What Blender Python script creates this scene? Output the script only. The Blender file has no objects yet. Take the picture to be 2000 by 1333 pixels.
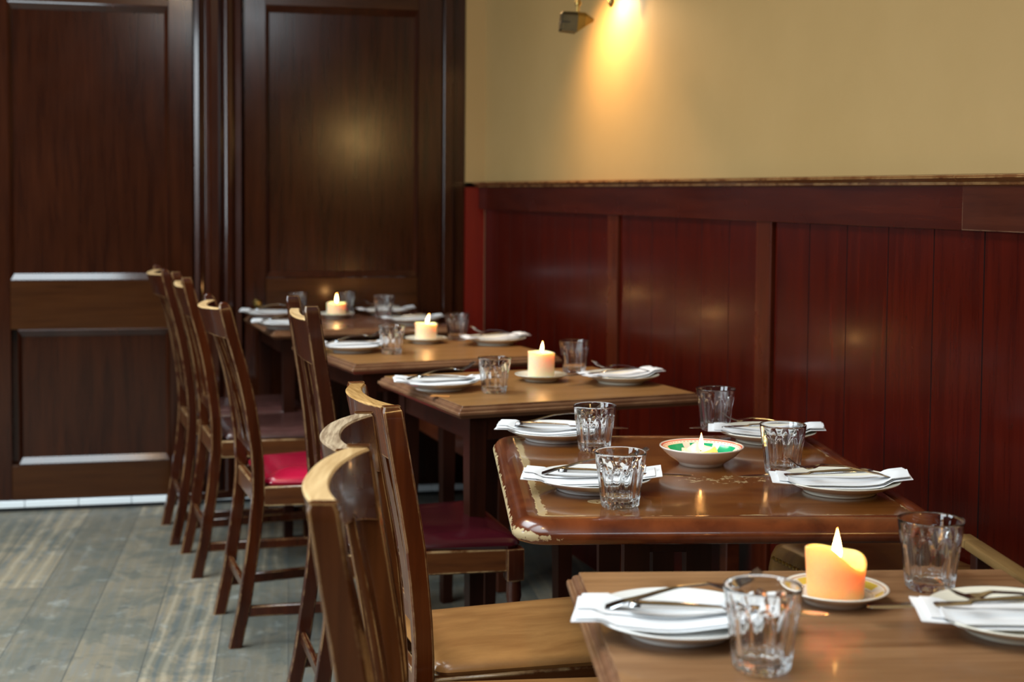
import bpy, bmesh, math, random
from mathutils import Vector, Matrix
random.seed(7)
C = bpy.context.scene.collection
SC = bpy.context.scene
R = math.radians
PI = math.pi

# ------------------------------------------------------------------ camera
cam_d = bpy.data.cameras.new('camera')
cam = bpy.data.objects.new('camera', cam_d)
C.objects.link(cam)
yaw, pitch, roll = R(18.9), R(3.01), R(.44)
cam.matrix_world = (Matrix.Translation((0, 0, 1.25)) @ Matrix.Rotation(-yaw, 4, 'Z')
                    @ Matrix.Rotation(PI / 2 - pitch, 4, 'X') @ Matrix.Rotation(roll, 4, 'Z'))
cam_d.sensor_width = 36
cam_d.lens = 2794.4 / 2000 * 36
cam_d.shift_y = -(666.5 - 523.3) / 2000
cam_d.clip_start = .05
cam_d.dof.use_dof = True
cam_d.dof.focus_distance = 2.45
cam_d.dof.aperture_fstop = 4.6
SC.camera = cam

# ------------------------------------------------------------------ world, exposure, big lights
W = bpy.data.worlds.new('world')
SC.world = W
W.use_nodes = True
W.node_tree.nodes['Background'].inputs[0].default_value = (.9, .8, .7, 1)
W.node_tree.nodes['Background'].inputs[1].default_value = .03
SC.view_settings.view_transform = 'Standard'
SC.view_settings.look = 'None'
SC.view_settings.gamma = 1
SC.view_settings.exposure = 0
SC.view_settings.use_curve_mapping = False
SC.cycles.use_denoising = True
SC.cycles.max_bounces = 14
SC.cycles.transmission_bounces = 12
SC.cycles.glossy_bounces = 5
SC.cycles.diffuse_bounces = 4
SC.cycles.transparent_max_bounces = 12
SC.cycles.caustics_reflective = False
SC.cycles.caustics_refractive = True
SC.cycles.blur_glossy = .6
SC.cycles.sample_clamp_indirect = 4

def light(name, kind, loc, col, energy, target=None, **kw):
    d = bpy.data.lights.new(name, kind)
    d.color = col
    d.energy = energy
    for k, v in kw.items():
        setattr(d, k, v)
    o = bpy.data.objects.new(name, d)
    C.objects.link(o)
    o.location = loc
    if target is not None:
        o.rotation_euler = (Vector(target) - Vector(loc)).to_track_quat('-Z', 'Y').to_euler()
    return o

DAY = (.80, .93, 1.0)
# daylight through the window behind the camera and through the windows of the left wall
light('daylight_skylight', 'AREA', (-1.0, .6, 3.33), DAY, 96, target=(-1.0, .6, 0), shape='RECTANGLE', size=2.2, size_y=3.0, spread=R(118))
light('daylight_skylight', 'AREA', (-.85, 3.9, 3.33), DAY, 122, target=(-.85, 3.9, 0), shape='RECTANGLE', size=1.9, size_y=2.4, spread=R(118))
light('daylight_front_window', 'AREA', (.22, -2.15, 2.93), DAY, 16, target=(.5, 5, 1.2), shape='RECTANGLE', size=1.1, size_y=.55)
for yy in (.9, 3.1):
    light('daylight_left_window', 'AREA', (-2.95, yy, 1.75), DAY, 95, target=(0.4, yy, .7), shape='RECTANGLE', size=1.5, size_y=1.6)

# ------------------------------------------------------------------ materials
def nt(name):
    m = bpy.data.materials.new(name)
    m.use_nodes = True
    t = m.node_tree
    b = t.nodes['Principled BSDF']
    return m, t, b

def N(t, kind, **kw):
    n = t.nodes.new(kind)
    for k, v in kw.items():
        if k.startswith('_'):
            n.inputs[k[1:]].default_value = v
        else:
            setattr(n, k, v)
    return n

def ramp(t, fac, stops):
    n = t.nodes.new('ShaderNodeValToRGB')
    e = n.color_ramp.elements
    while len(e) < len(stops):
        e.new(.5)
    for i, (p, c) in enumerate(stops):
        e[i].position = p
        e[i].color = (*c, 1) if len(c) == 3 else c
    t.links.new(fac, n.inputs[0])
    return n

def mixc(t, fac, a, b):
    n = t.nodes.new('ShaderNodeMix')
    n.data_type = 'RGBA'
    L = t.links.new
    if isinstance(fac, (int, float)):
        n.inputs[0].default_value = fac
    else:
        L(fac, n.inputs[0])
    for s, i in ((a, 6), (b, 7)):
        if isinstance(s, tuple):
            n.inputs[i].default_value = (*s, 1)
        else:
            L(s, n.inputs[i])
    return n.outputs[2]

def math_(t, op, a, b=None, c=None, clamp=False):
    n = t.nodes.new('ShaderNodeMath')
    n.operation = op
    n.use_clamp = clamp
    for i, s in enumerate((a, b, c)):
        if s is None:
            continue
        if isinstance(s, (int, float)):
            n.inputs[i].default_value = s
        else:
            t.links.new(s, n.inputs[i])
    return n.outputs[0]

def coords(t, scale=(1, 1, 1), rot=(0, 0, 0), src='Object'):
    tc = t.nodes.new('ShaderNodeTexCoord')
    mp = t.nodes.new('ShaderNodeMapping')
    mp.inputs['Scale'].default_value = scale
    mp.inputs['Rotation'].default_value = rot
    t.links.new(tc.outputs[src], mp.inputs[0])
    return mp.outputs[0]

def noise(t, vec, scale, detail=4, rough=.55, dist=0.):
    n = t.nodes.new('ShaderNodeTexNoise')
    n.inputs['Scale'].default_value = scale
    n.inputs['Detail'].default_value = detail
    n.inputs['Roughness'].default_value = rough
    n.inputs['Distortion'].default_value = dist
    t.links.new(vec, n.inputs['Vector'])
    return n.outputs['Fac']

def bump(t, b, h, dist=.001, strength=.4):
    n = t.nodes.new('ShaderNodeBump')
    n.inputs['Strength'].default_value = strength
    n.inputs['Distance'].default_value = dist
    t.links.new(h, n.inputs['Height'])
    t.links.new(n.outputs[0], b.inputs['Normal'])

def wood(name, dark, light_, rough=.3, axis='z', scale=1., coat=0., edge=None, edge_r=.003, edge_amt=.8, spots=None, contrast=(.3, .72), coat_rough=.1, spec=.25):
    """Wood with grain running along one local axis; edge = colour where the varnish has worn off the arrises."""
    m, t, b = nt(name)
    s = {'x': (1.2, 14, 14), 'y': (14, 1.2, 14), 'z': (14, 14, 1.2)}[axis]
    v = coords(t, tuple(k * scale for k in s))
    g = noise(t, v, 2.2, 6, .62, .5)
    s2 = {'x': (4, 90, 90), 'y': (90, 4, 90), 'z': (90, 90, 4)}[axis]
    v2 = coords(t, tuple(k * scale for k in s2))
    f = noise(t, v2, 2.0, 2, .5)
    mixv = math_(t, 'ADD', math_(t, 'MULTIPLY', g, .75), math_(t, 'MULTIPLY', f, .25))
    col = ramp(t, mixv, [(contrast[0], dark), (contrast[1], light_)]).outputs[0]
    if spots:
        v3 = coords(t, (1, 1, 1))
        n3 = noise(t, v3, spots[0], 3, .6)
        col = mixc(t, ramp(t, n3, [(spots[1], (0, 0, 0)), (spots[1] + .12, (1, 1, 1))]).outputs[0], col, spots[2])
    if edge:
        bv = N(t, 'ShaderNodeBevel', samples=4)
        bv.inputs['Radius'].default_value = edge_r
        ge = t.nodes.new('ShaderNodeNewGeometry')
        dp = N(t, 'ShaderNodeVectorMath', operation='DOT_PRODUCT')
        t.links.new(bv.outputs[0], dp.inputs[0])
        t.links.new(ge.outputs['Normal'], dp.inputs[1])
        e = math_(t, 'SUBTRACT', 1., dp.outputs['Value'])
        e = ramp(t, e, [(.01, (0, 0, 0)), (.07, (1, 1, 1))]).outputs[0]
        nz = noise(t, coords(t, (1, 1, 1)), 16, 4, .7)
        nz = ramp(t, nz, [(.40, (0, 0, 0)), (.56, (1, 1, 1))]).outputs[0]
        e = math_(t, 'MULTIPLY', math_(t, 'MULTIPLY', e, nz), edge_amt)
        col = mixc(t, e, col, edge)
    t.links.new(col, b.inputs['Base Color'])
    rn = noise(t, coords(t, (1, 1, 1)), 9, 3, .6)
    rr = t.nodes.new('ShaderNodeMapRange')
    rr.inputs['To Min'].default_value = rough * .75
    rr.inputs['To Max'].default_value = rough * 1.3
    t.links.new(rn, rr.inputs['Value'])
    t.links.new(rr.outputs[0], b.inputs['Roughness'])
    b.inputs['Coat Weight'].default_value = coat
    b.inputs['Coat Roughness'].default_value = coat_rough
    b.inputs['Specular IOR Level'].default_value = spec
    bump(t, b, mixv, .0006, .35)
    return m

def plain(name, col, rough=.5, metal=0., coat=0., var=0., **kw):
    m, t, b = nt(name)
    if var:
        n = noise(t, coords(t), 12, 4, .6)
        c2 = tuple(max(0, c * (1 - var)) for c in col)
        t.links.new(ramp(t, n, [(.35, c2), (.65, col)]).outputs[0], b.inputs['Base Color'])
    else:
        b.inputs['Base Color'].default_value = (*col, 1)
    b.inputs['Roughness'].default_value = rough
    b.inputs['Metallic'].default_value = metal
    b.inputs['Coat Weight'].default_value = coat
    for k, v in kw.items():
        b.inputs[k.replace('_', ' ')].default_value = v
    return m

def leather(name, col, col2, rough=.32, coat=.3, scale=60):
    m, t, b = nt(name)
    v = coords(t)
    n = noise(t, coords(t, (1, 3.5, 1)), 7, 5, .65, .4)
    t.links.new(ramp(t, n, [(.34, col2), (.66, col)]).outputs[0], b.inputs['Base Color'])
    b.inputs['Roughness'].default_value = rough
    b.inputs['Coat Weight'].default_value = coat
    b.inputs['Coat Roughness'].default_value = .18
    vo = N(t, 'ShaderNodeTexVoronoi')
    vo.inputs['Scale'].default_value = scale * 6
    t.links.new(v, vo.inputs['Vector'])
    big = noise(t, v, 9, 3, .5)
    bump(t, b, math_(t, 'ADD', math_(t, 'MULTIPLY', vo.outputs['Distance'], .15), big), .002, .25)
    return m

M = {}
M['plaster'] = None
def make_plaster():
    m, t, b = nt('cream_plaster')
    n = noise(t, coords(t), 3, 5, .6)
    t.links.new(ramp(t, n, [(.3, (.38, .245, .092)), (.7, (.41, .267, .105))]).outputs[0], b.inputs['Base Color'])
    b.inputs['Roughness'].default_value = .55
    bump(t, b, noise(t, coords(t), 40, 4, .6), .002, .15)
    return m
M['plaster'] = make_plaster()
M['ceiling'] = plain('ceiling_paint', (.22, .16, .10), .8)
M['far_wall'] = plain('dark_panelled_wall', (.035, .014, .008), .5)
M['door'] = wood('dark_mahogany_door', (.013, .0027, .0010), (.042, .0100, .0030), .17, 'z', .8, coat=.25, coat_rough=.13)
M['door_mould'] = wood('mahogany_moulding', (.017, .0036, .0016), (.046, .0115, .0040), .2, 'z', .8, coat=.7, coat_rough=.10)
M['door_rail'] = wood('mahogany_cross_rail', (.026, .0075, .0020), (.060, .0190, .0048), .2, 'x', .8, coat=.08, coat_rough=.16)
M['dado'] = wood('red_stained_board', (.027, .0015, .0007), (.068, .0050, .0014), .24, 'z', 1., coat=.08, coat_rough=.12, spots=(30, .68, (.03, .004, .002)))
M['dado_rail'] = wood('red_stained_rail', (.025, .0022, .0010), (.062, .0078, .0021), .25, 'y', .8, coat=.12, coat_rough=.12)
M['dado_cap'] = wood('worn_cap_moulding', (.085, .026, .008), (.16, .06, .018), .24, 'y', .8, coat=.4, edge=(.55, .33, .13), edge_r=.004)
M['red_strip'] = wood('bright_red_stained_strip', (.12, .0045, .0022), (.18, .010, .004), .35, 'z', 1.)
M['chair'] = wood('reddish_chair_wood', (.018, .0030, .0008), (.066, .0122, .0025), .24, 'z', .8, coat=.3, coat_rough=.07, edge=(.48, .29, .12), edge_r=.0035, edge_amt=.85)
M['chair_dark'] = wood('dark_chair_wood', (.020, .0040, .0020), (.052, .0110, .0036), .24, 'z', .8, coat=.3, coat_rough=.07, edge=(.42, .24, .10), edge_r=.004, edge_amt=.8)
M['chair_front'] = wood('brown_chair_wood', (.030, .0070, .0015), (.092, .0250, .0050), .27, 'z', .6, coat=.3, coat_rough=.07, edge=(.45, .25, .09), edge_r=.003, edge_amt=.75)
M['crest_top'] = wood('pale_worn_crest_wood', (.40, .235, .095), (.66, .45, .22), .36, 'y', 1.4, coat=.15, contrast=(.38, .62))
M['seat_rail'] = wood('worn_seat_rail', (.050, .014, .0045), (.115, .036, .0095), .3, 'x', .8, coat=.2, edge=(.62, .42, .20), edge_r=.006, edge_amt=.95)
M['brown_leather'] = leather('tan_brown_leather', (.44, .205, .062), (.30, .125, .035), .33, .35)
M['red_vinyl'] = leather('crimson_vinyl', (.47, .008, .042), (.38, .005, .030), .22, .6)
M['maroon_leather'] = leather('maroon_leather', (.040, .0028, .0060), (.028, .0022, .0045), .2, .7)
M['dark_leather'] = leather('dark_brown_leather', (.075, .030, .026), (.045, .018, .015), .22, .6)
M['olive_leather'] = leather('olive_brown_leather', (.17, .085, .022), (.085, .035, .011), .3, .4)
M['bench'] = wood('red_brown_bench_wood', (.045, .0085, .0035), (.10, .023, .0075), .3, 'y', .8, coat=.08)
M['top_near'] = wood('brown_tabletop_wood', (.115, .046, .016), (.33, .175, .082), .34, 'x', .7, coat=.12, spots=(5, .60, (.085, .030, .010)))
M['top_main'] = wood('varnished_orange_brown_wood', (.105, .030, .0055), (.235, .078, .0135), .2, 'x', .7, coat=.75, spots=(90, .76, (.30, .17, .06)), coat_rough=.09, spec=.5)
M['top_tan'] = wood('tan_tabletop_wood', (.20, .088, .026), (.35, .175, .058), .34, 'x', .7, coat=.12, spots=(6, .72, (.12, .05, .016)))
M['top_red'] = wood('reddish_tabletop_wood', (.115, .040, .020), (.21, .082, .044), .28, 'x', .7, coat=.3)
M['edge_near'] = wood('moulded_edge_wood', (.095, .038, .018), (.20, .09, .045), .3, 'x', .8, coat=.2, edge=(.42, .25, .13), edge_r=.003, edge_amt=.7)
M['table_leg'] = wood('table_leg_wood', (.012, .0026, .0011), (.036, .0080, .0026), .4, 'z', .8)
M['iron'] = plain('black_iron', (.012, .011, .012), .4, .4)
M['brass'] = plain('aged_brass', (.50, .33, .10), .3, 1., var=.45)
M['dark_brass'] = plain('dull_bronze', (.13, .105, .055), .4, .8, var=.4)
M['lens'] = plain('lamp_glass', (.9, .8, .6), .2)
M['china'] = plain('white_china', (.78, .77, .74), .14, coat=.5)
M['china_cream'] = plain('cream_china', (.76, .72, .60), .16, coat=.4)
M['tile'] = plain('white_threshold_tile', (.80, .84, .86), .25)
M['gap_shade'] = plain('painted_gap_shade', (.01, .01, .01), .9)  # flat black painted as the shade inside gaps, seams and slots
M['napkin'] = plain('white_paper_napkin', (.82, .83, .85), .8)
M['steel'] = plain('polished_steel', (.62, .62, .63), .16, 1.)
M['kraft'] = plain('orange_brown_card', (.50, .20, .04), .5)

def make_edge_main():
    # reddish bull-nosed border; bare wood shows along the inner groove and the outer arris on the left side
    m, t, b = nt('worn_reddish_border')
    g = noise(t, coords(t, (6, 6, 6)), 2.0, 6, .6, .5)
    col = ramp(t, g, [(.3, (.060, .0105, .0036)), (.7, (.175, .040, .0100))]).outputs[0]
    at = N(t, 'ShaderNodeAttribute', attribute_name='inset')
    ins = at.outputs['Fac']
    nz = math_(t, 'MULTIPLY', math_(t, 'SUBTRACT', noise(t, coords(t), 55, 5, .7), .5), .016)
    nz2 = noise(t, coords(t), 9, 3, .6)
    tc = t.nodes.new('ShaderNodeTexCoord')
    sx = t.nodes.new('ShaderNodeSeparateXYZ')
    t.links.new(tc.outputs['Object'], sx.inputs[0])
    # wear is heavy on the side where people sit (local -x), light elsewhere
    side = math_(t, 'MULTIPLY_ADD', sx.outputs[0], -10., -2.2, clamp=True)
    a = math_(t, 'ADD', ins, nz)
    inner = math_(t, 'GREATER_THAN', a, math_(t, 'MULTIPLY_ADD', side, -.0085, .0490))
    outer = math_(t, 'LESS_THAN', a, math_(t, 'MULTIPLY_ADD', side, .0066, math_(t, 'MULTIPLY_ADD', nz2, .004, -.006)))
    w = math_(t, 'MAXIMUM', inner, outer)
    col = mixc(t, w, col, (.56, .42, .22))
    t.links.new(col, b.inputs['Base Color'])
    rr = math_(t, 'MULTIPLY_ADD', w, .35, .22)
    t.links.new(rr, b.inputs['Roughness'])
    b.inputs['Coat Weight'].default_value = .35
    bump(t, b, math_(t, 'SUBTRACT', g, math_(t, 'MULTIPLY', w, .8)), .001, .4)
    return m
M['edge_main'] = make_edge_main()

def make_field_main():
    # varnished field with bare patches along its rim and a scuffed spot by the candle dish
    m = M['top_main']
    t = m.node_tree
    b = t.nodes['Principled BSDF']
    old = b.inputs['Base Color'].links[0].from_socket
    at = N(t, 'ShaderNodeAttribute', attribute_name='inset')
    tc = t.nodes.new('ShaderNodeTexCoord')
    sx = t.nodes.new('ShaderNodeSeparateXYZ')
    t.links.new(tc.outputs['Object'], sx.inputs[0])
    nz = math_(t, 'MULTIPLY', math_(t, 'SUBTRACT', noise(t, coords(t), 26, 5, .65), .5), .040)
    side = math_(t, 'MULTIPLY_ADD', sx.outputs[0], -14., -3.4, clamp=True)
    lim = math_(t, 'MULTIPLY_ADD', side, .016, .0455)
    rim = math_(t, 'LESS_THAN', math_(t, 'ADD', at.outputs['Fac'], nz), lim)
    # scuffs round local (.06,-.06) and (-.19,-.26)
    def spot(cx, cy, r, k, thr):
        dx = math_(t, 'SUBTRACT', sx.outputs[0], cx)
        dy = math_(t, 'SUBTRACT', sx.outputs[1], cy)
        d = math_(t, 'SQRT', math_(t, 'ADD', math_(t, 'MULTIPLY', dx, dx), math_(t, 'MULTIPLY', math_(t, 'MULTIPLY', dy, dy), k)))
        n2 = noise(t, coords(t), 70, 5, .75)
        return math_(t, 'MULTIPLY', math_(t, 'LESS_THAN', d, r), math_(t, 'GREATER_THAN', n2, thr))
    w = math_(t, 'MAXIMUM', rim, spot(.045, -.075, .085, 5, .57))
    w = math_(t, 'MAXIMUM', w, spot(-.175, -.250, .036, 3, .45))
    t.links.new(mixc(t, w, old, (.50, .36, .18)), b.inputs['Base Color'])
make_field_main()

def make_floor_mat():
    m, t, b = nt('weathered_grey_boards')
    v = coords(t, (1, 1, 1), (0, 0, R(10 + 90)))       # local x runs along the boards
    br = N(t, 'ShaderNodeTexBrick', offset=.43, offset_frequency=3)
    br.inputs['Scale'].default_value = 1
    br.inputs['Brick Width'].default_value = 2.3
    br.inputs['Row Height'].default_value = .19
    br.inputs['Mortar Size'].default_value = .0022
    br.inputs['Mortar Smooth'].default_value = .3
    br.inputs['Color1'].default_value = (0, 0, 0, 1)
    br.inputs['Color2'].default_value = (1, 1, 1, 1)
    t.links.new(v, br.inputs['Vector'])
    rnd = br.outputs['Color']
    vv = N(t, 'ShaderNodeVectorMath', operation='MULTIPLY_ADD')
    t.links.new(rnd, vv.inputs[0])
    vv.inputs[1].default_value = (7.3, 3.1, 5)
    t.links.new(v, vv.inputs[2])
    st = N(t, 'ShaderNodeMapping')
    st.inputs['Scale'].default_value = (.55, 3.2, 1)
    t.links.new(vv.outputs[0], st.inputs[0])
    w = N(t, 'ShaderNodeTexWave', wave_type='BANDS', bands_direction='Y', wave_profile='SIN')
    w.inputs['Scale'].default_value = 1.9
    w.inputs['Distortion'].default_value = 9
    w.inputs['Detail'].default_value = 3
    w.inputs['Detail Scale'].default_value = .55
    w.inputs['Detail Roughness'].default_value = .55
    t.links.new(st.outputs[0], w.inputs['Vector'])
    st2 = N(t, 'ShaderNodeMapping')
    st2.inputs['Scale'].default_value = (6, 70, 1)
    t.links.new(vv.outputs[0], st2.inputs[0])
    fine = noise(t, st2.outputs[0], 1.3, 4, .6)
    blot = noise(t, v, 4.2, 7, .72, .6)
    blot2 = noise(t, v, 11, 5, .7, .3)
    wm = math_(t, 'MULTIPLY', ramp(t, rnd, [(.55, (.15, .15, .15)), (.8, (.85, .85, .85))]).outputs[0], ramp(t, blot, [(.4, (.3, .3, .3)), (.6, (1, 1, 1))]).outputs[0])
    c1 = mixc(t, rnd, (.108, .098, .074), (.215, .172, .113))
    c = mixc(t, math_(t, 'MULTIPLY', ramp(t, w.outputs['Fac'], [(.0, (1, 1, 1)), (.28, (0, 0, 0))]).outputs[0], wm), c1, (.075, .095, .105))
    c = mixc(t, math_(t, 'MULTIPLY', ramp(t, w.outputs['Fac'], [(.72, (0, 0, 0)), (1, (1, 1, 1))]).outputs[0], wm), c, (.40, .33, .23))
    c = mixc(t, math_(t, 'MULTIPLY', ramp(t, fine, [(.35, (1, 1, 1)), (.5, (0, 0, 0))]).outputs[0], .4), c, (.13, .14, .14))
    c = mixc(t, math_(t, 'MULTIPLY', ramp(t, blot, [(.46, (0, 0, 0)), (.56, (1, 1, 1))]).outputs[0], .60), c, (.074, .082, .070))
    c = mixc(t, math_(t, 'MULTIPLY', ramp(t, blot2, [(.58, (0, 0, 0)), (.70, (1, 1, 1))]).outputs[0], .35), c, (.33, .34, .31))
    c = mixc(t, math_(t, 'MULTIPLY', ramp(t, noise(t, v, 16, 6, .7, .8), [(.30, (1, 1, 1)), (.43, (0, 0, 0))]).outputs[0], .6), c, (.035, .045, .045))
    c = mixc(t, math_(t, 'MULTIPLY', br.outputs['Fac'], .5), c, (.05, .05, .045))
    t.links.new(c, b.inputs['Base Color'])
    t.links.new(math_(t, 'MULTIPLY_ADD', blot2, .35, .28), b.inputs['Roughness'])
    bump(t, b, math_(t, 'SUBTRACT', math_(t, 'MULTIPLY', fine, .5), br.outputs['Fac']), .002, .4)
    return m
M['floor'] = make_floor_mat()

def make_glass():
    m, t, b = nt('clear_glass')
    b.inputs['Base Color'].default_value = (1, 1, 1, 1)
    b.inputs['Roughness'].default_value = 0.0
    b.inputs['IOR'].default_value = 1.5
    b.inputs['Transmission Weight'].default_value = 1
    return m
M['glass'] = make_glass()

def make_wax(name, col):
    m, t, b = nt(name)
    b.inputs['Base Color'].default_value = (*col, 1)
    b.inputs['Roughness'].default_value = .42
    b.inputs['Subsurface Weight'].default_value = 1
    b.inputs['Subsurface Radius'].default_value = (1.0, .42, .14)
    b.inputs['Subsurface Scale'].default_value = .035
    return m
M['wax'] = make_wax('ivory_wax', (.90, .74, .50))
M['wax_amber'] = make_wax('amber_wax', (.92, .47, .18))
M['wick'] = plain('charred_wick', (.01, .008, .006), .9)

def make_flame():
    m, t, b = nt('flame')
    t.nodes.remove(b)
    em = t.nodes.new('ShaderNodeEmission')
    tr = t.nodes.new('ShaderNodeBsdfTransparent')
    ad = t.nodes.new('ShaderNodeAddShader')
    out = t.nodes['Material Output']
    tc = t.nodes.new('ShaderNodeTexCoord')
    sx = t.nodes.new('ShaderNodeSeparateXYZ')
    t.links.new(tc.outputs['Generated'], sx.inputs[0])
    rc = ramp(t, sx.outputs[2], [(0, (1, .42, .10)), (.3, (1, .62, .25)), (.7, (1, .55, .16)), (1, (1, .30, .05))])
    t.links.new(rc.outputs[0], em.inputs[0])
    em.inputs[1].default_value = 22
    t.links.new(em.outputs[0], ad.inputs[0])
    t.links.new(tr.outputs[0], ad.inputs[1])
    t.links.new(ad.outputs[0], out.inputs['Surface'])
    return m
M['flame'] = make_flame()

def make_painted_rim(name, ground, bands):
    """China with painted rings: bands = [(r0, r1, colour, broken)] measured from the dish's own axis."""
    m, t, b = nt(name)
    tc = t.nodes.new('ShaderNodeTexCoord')
    sx = t.nodes.new('ShaderNodeSeparateXYZ')
    t.links.new(tc.outputs['Object'], sx.inputs[0])
    rr = math_(t, 'SQRT', math_(t, 'ADD', math_(t, 'MULTIPLY', sx.outputs[0], sx.outputs[0]), math_(t, 'MULTIPLY', sx.outputs[1], sx.outputs[1])))
    ge = t.nodes.new('ShaderNodeNewGeometry')
    sn = t.nodes.new('ShaderNodeSeparateXYZ')
    t.links.new(ge.outputs['Normal'], sn.inputs[0])
    up = math_(t, 'GREATER_THAN', sn.outputs[2], .05)
    ang = math_(t, 'ARCTAN2', sx.outputs[1], sx.outputs[0])
    col = ground
    for r0, r1, cc, broken in bands:
        f = math_(t, 'MULTIPLY', math_(t, 'GREATER_THAN', rr, r0), math_(t, 'LESS_THAN', rr, r1))
        f = math_(t, 'MULTIPLY', f, up)
        if broken:
            s = math_(t, 'SINE', math_(t, 'MULTIPLY', ang, float(broken[0])))
            f = math_(t, 'MULTIPLY', f, math_(t, 'GREATER_THAN', s, broken[1]))
        col = mixc(t, f, col, cc)
    t.links.new(col, b.inputs['Base Color'])
    b.inputs['Roughness'].default_value = .15
    b.inputs['Coat Weight'].default_value = .5
    return m
M['dish_green'] = make_painted_rim('green_and_pink_rimmed_china', (.80, .70, .60), [
    (.072, .0745, (.62, .16, .10), None), (.0695, .0705, (.55, .10, .08), (60, 0)),
    (.052, .067, (.012, .33, .16), (7, -.72)), (.0505, .0518, (.35, .05, .05), None), (.046, .048, (.55, .10, .25), (40, -.2))])
M['saucer_yellow'] = make_painted_rim('yellow_rimmed_china', (.80, .72, .62), [
    (.0475, .0575, (.72, .50, .07), (5, -.55)), (.044, .0455, (.35, .16, .05), (50, 0)), (.059, .0602, (.45, .20, .08), None)])

# ------------------------------------------------------------------ mesh helpers
def link(name, me, m=None, parent=None, smooth=True):
    o = bpy.data.objects.new(name, me)
    C.objects.link(o)
    if m is not None:
        for x in (m if isinstance(m, (list, tuple)) else (m,)):
            me.materials.append(x)
    if smooth:
        me.shade_smooth()
        try:
            me.set_sharp_from_angle(angle=R(38))
        except Exception:
            pass
    if parent is not None:
        o.parent = parent
    return o

def obj(name, bm, m=None, parent=None, smooth=True):
    bmesh.ops.recalc_face_normals(bm, faces=bm.faces)
    me = bpy.data.meshes.new(name)
    bm.to_mesh(me)
    bm.free()
    return link(name, me, m, parent, smooth)

def tag(o, label, cat, group=None, kind=None):
    if label: o['label'] = label
    if cat: o['category'] = cat
    if group: o['group'] = group
    if kind: o['kind'] = kind
    return o

def thing(name, label, cat, loc=(0, 0, 0), rz=0., group=None):
    o = bpy.data.objects.new(name, None)
    o.empty_display_size = .05
    C.objects.link(o)
    o.location = loc
    o.rotation_euler = (0, 0, rz)
    return tag(o, label, cat, group)

def struct(name, bm, m, parent=None, smooth=False):
    o = obj(name, bm, m, parent, smooth)
    if parent is None:
        o['kind'] = 'structure'
    return o

def B():
    return bmesh.new()

def ymat(bm, m=1):
    for f in bm.faces:
        f.normal_update()
        if abs(f.normal.y) > .9:
            f.material_index = m

def box(bm, p0, p1, bev=0., seg=2, mat=0, mtx=None):
    g = bmesh.ops.create_cube(bm, size=1)
    vs = g['verts']
    c = [(a + b) / 2 for a, b in zip(p0, p1)]
    s = [abs(b - a) for a, b in zip(p0, p1)]
    for v in vs:
        v.co = Vector((c[0] + v.co.x * s[0], c[1] + v.co.y * s[1], c[2] + v.co.z * s[2]))
    fs = list({f for v in vs for f in v.link_faces})
    if bev:
        es = list({e for v in vs for e in v.link_edges})
        r = bmesh.ops.bevel(bm, geom=es, offset=bev, segments=seg, profile=.5, affect='EDGES')
        vs = list({v for f in r['faces'] for v in f.verts} | {v for v in vs if v.is_valid})
        fs = list({f for v in vs for f in v.link_faces})
    for f in fs:
        f.material_index = mat
    if mtx is not None:
        bmesh.ops.transform(bm, matrix=mtx, verts=[v for v in vs if v.is_valid])
    return vs

def rings(bm, loops, closed=True, cap=(True, True), mats=None):
    """Bridge successive loops of points."""
    vs = [[bm.verts.new(p) for p in lp] for lp in loops]
    n = len(vs[0])
    for i in range(len(vs) - 1):
        for k in range(n if closed else n - 1):
            a, b_ = vs[i][k], vs[i][(k + 1) % n]
            c, d = vs[i + 1][(k + 1) % n], vs[i + 1][k]
            f = bm.faces.new((a, b_, c, d))
            if mats:
                f.material_index = mats[i]
    if closed and cap[0]:
        bm.faces.new(vs[0][::-1])
    if closed and cap[1]:
        bm.faces.new(vs[-1])
    return vs

def lathe(bm, prof, n=48, c=(0, 0, 0), mats=None, close_start=True, close_end=True):
    loops = []
    for r, z in prof:
        loops.append([(c[0] + max(r, 1e-5) * math.cos(2 * PI * k / n), c[1] + max(r, 1e-5) * math.sin(2 * PI * k / n), c[2] + z) for k in range(n)])
    rings(bm, loops, True, (close_start, close_end), mats)

def tube(bm, pts, rad, n=10):
    pts = [Vector(p) for p in pts]
    rr = rad if isinstance(rad, (list, tuple)) else [rad] * len(pts)
    loops = []
    up = Vector((0, 0, 1))
    for i, p in enumerate(pts):
        d = (pts[min(i + 1, len(pts) - 1)] - pts[max(i - 1, 0)]).normalized()
        a = up if abs(d.dot(up)) < .95 else Vector((1, 0, 0))
        s = d.cross(a).normalized()
        q = s.cross(d).normalized()
        loops.append([p + (s * math.cos(2 * PI * k / n) + q * math.sin(2 * PI * k / n)) * rr[i] for k in range(n)])
    rings(bm, loops)

def smooth_path(P, n):
    """Catmull-Rom through tuples."""
    out = []
    m = len(P)
    for i in range(m - 1):
        p0, p1, p2, p3 = P[max(i - 1, 0)], P[i], P[i + 1], P[min(i + 2, m - 1)]
        for k in range(n):
            t = k / n
            out.append(tuple(.5 * ((2 * b) + (-a + c) * t + (2 * a - 5 * b + 4 * c - d) * t * t + (-a + 3 * b - 3 * c + d) * t ** 3)
                             for a, b, c, d in zip(p0, p1, p2, p3)))
    out.append(tuple(P[-1]))
    return out

def subtree_copy(o, parent=None):
    c = o.copy()
    C.objects.link(c)
    c.parent = parent
    for ch in list(o.children):
        subtree_copy(ch, c)
    return c

# ------------------------------------------------------------------ the room
XW = 1.80                      # right wall
BW = R(-5.71)                  # the back wall is not quite square to the right one
def bwy(x):
    return 5.818 - .1 * x
ZC = 3.35

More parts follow.
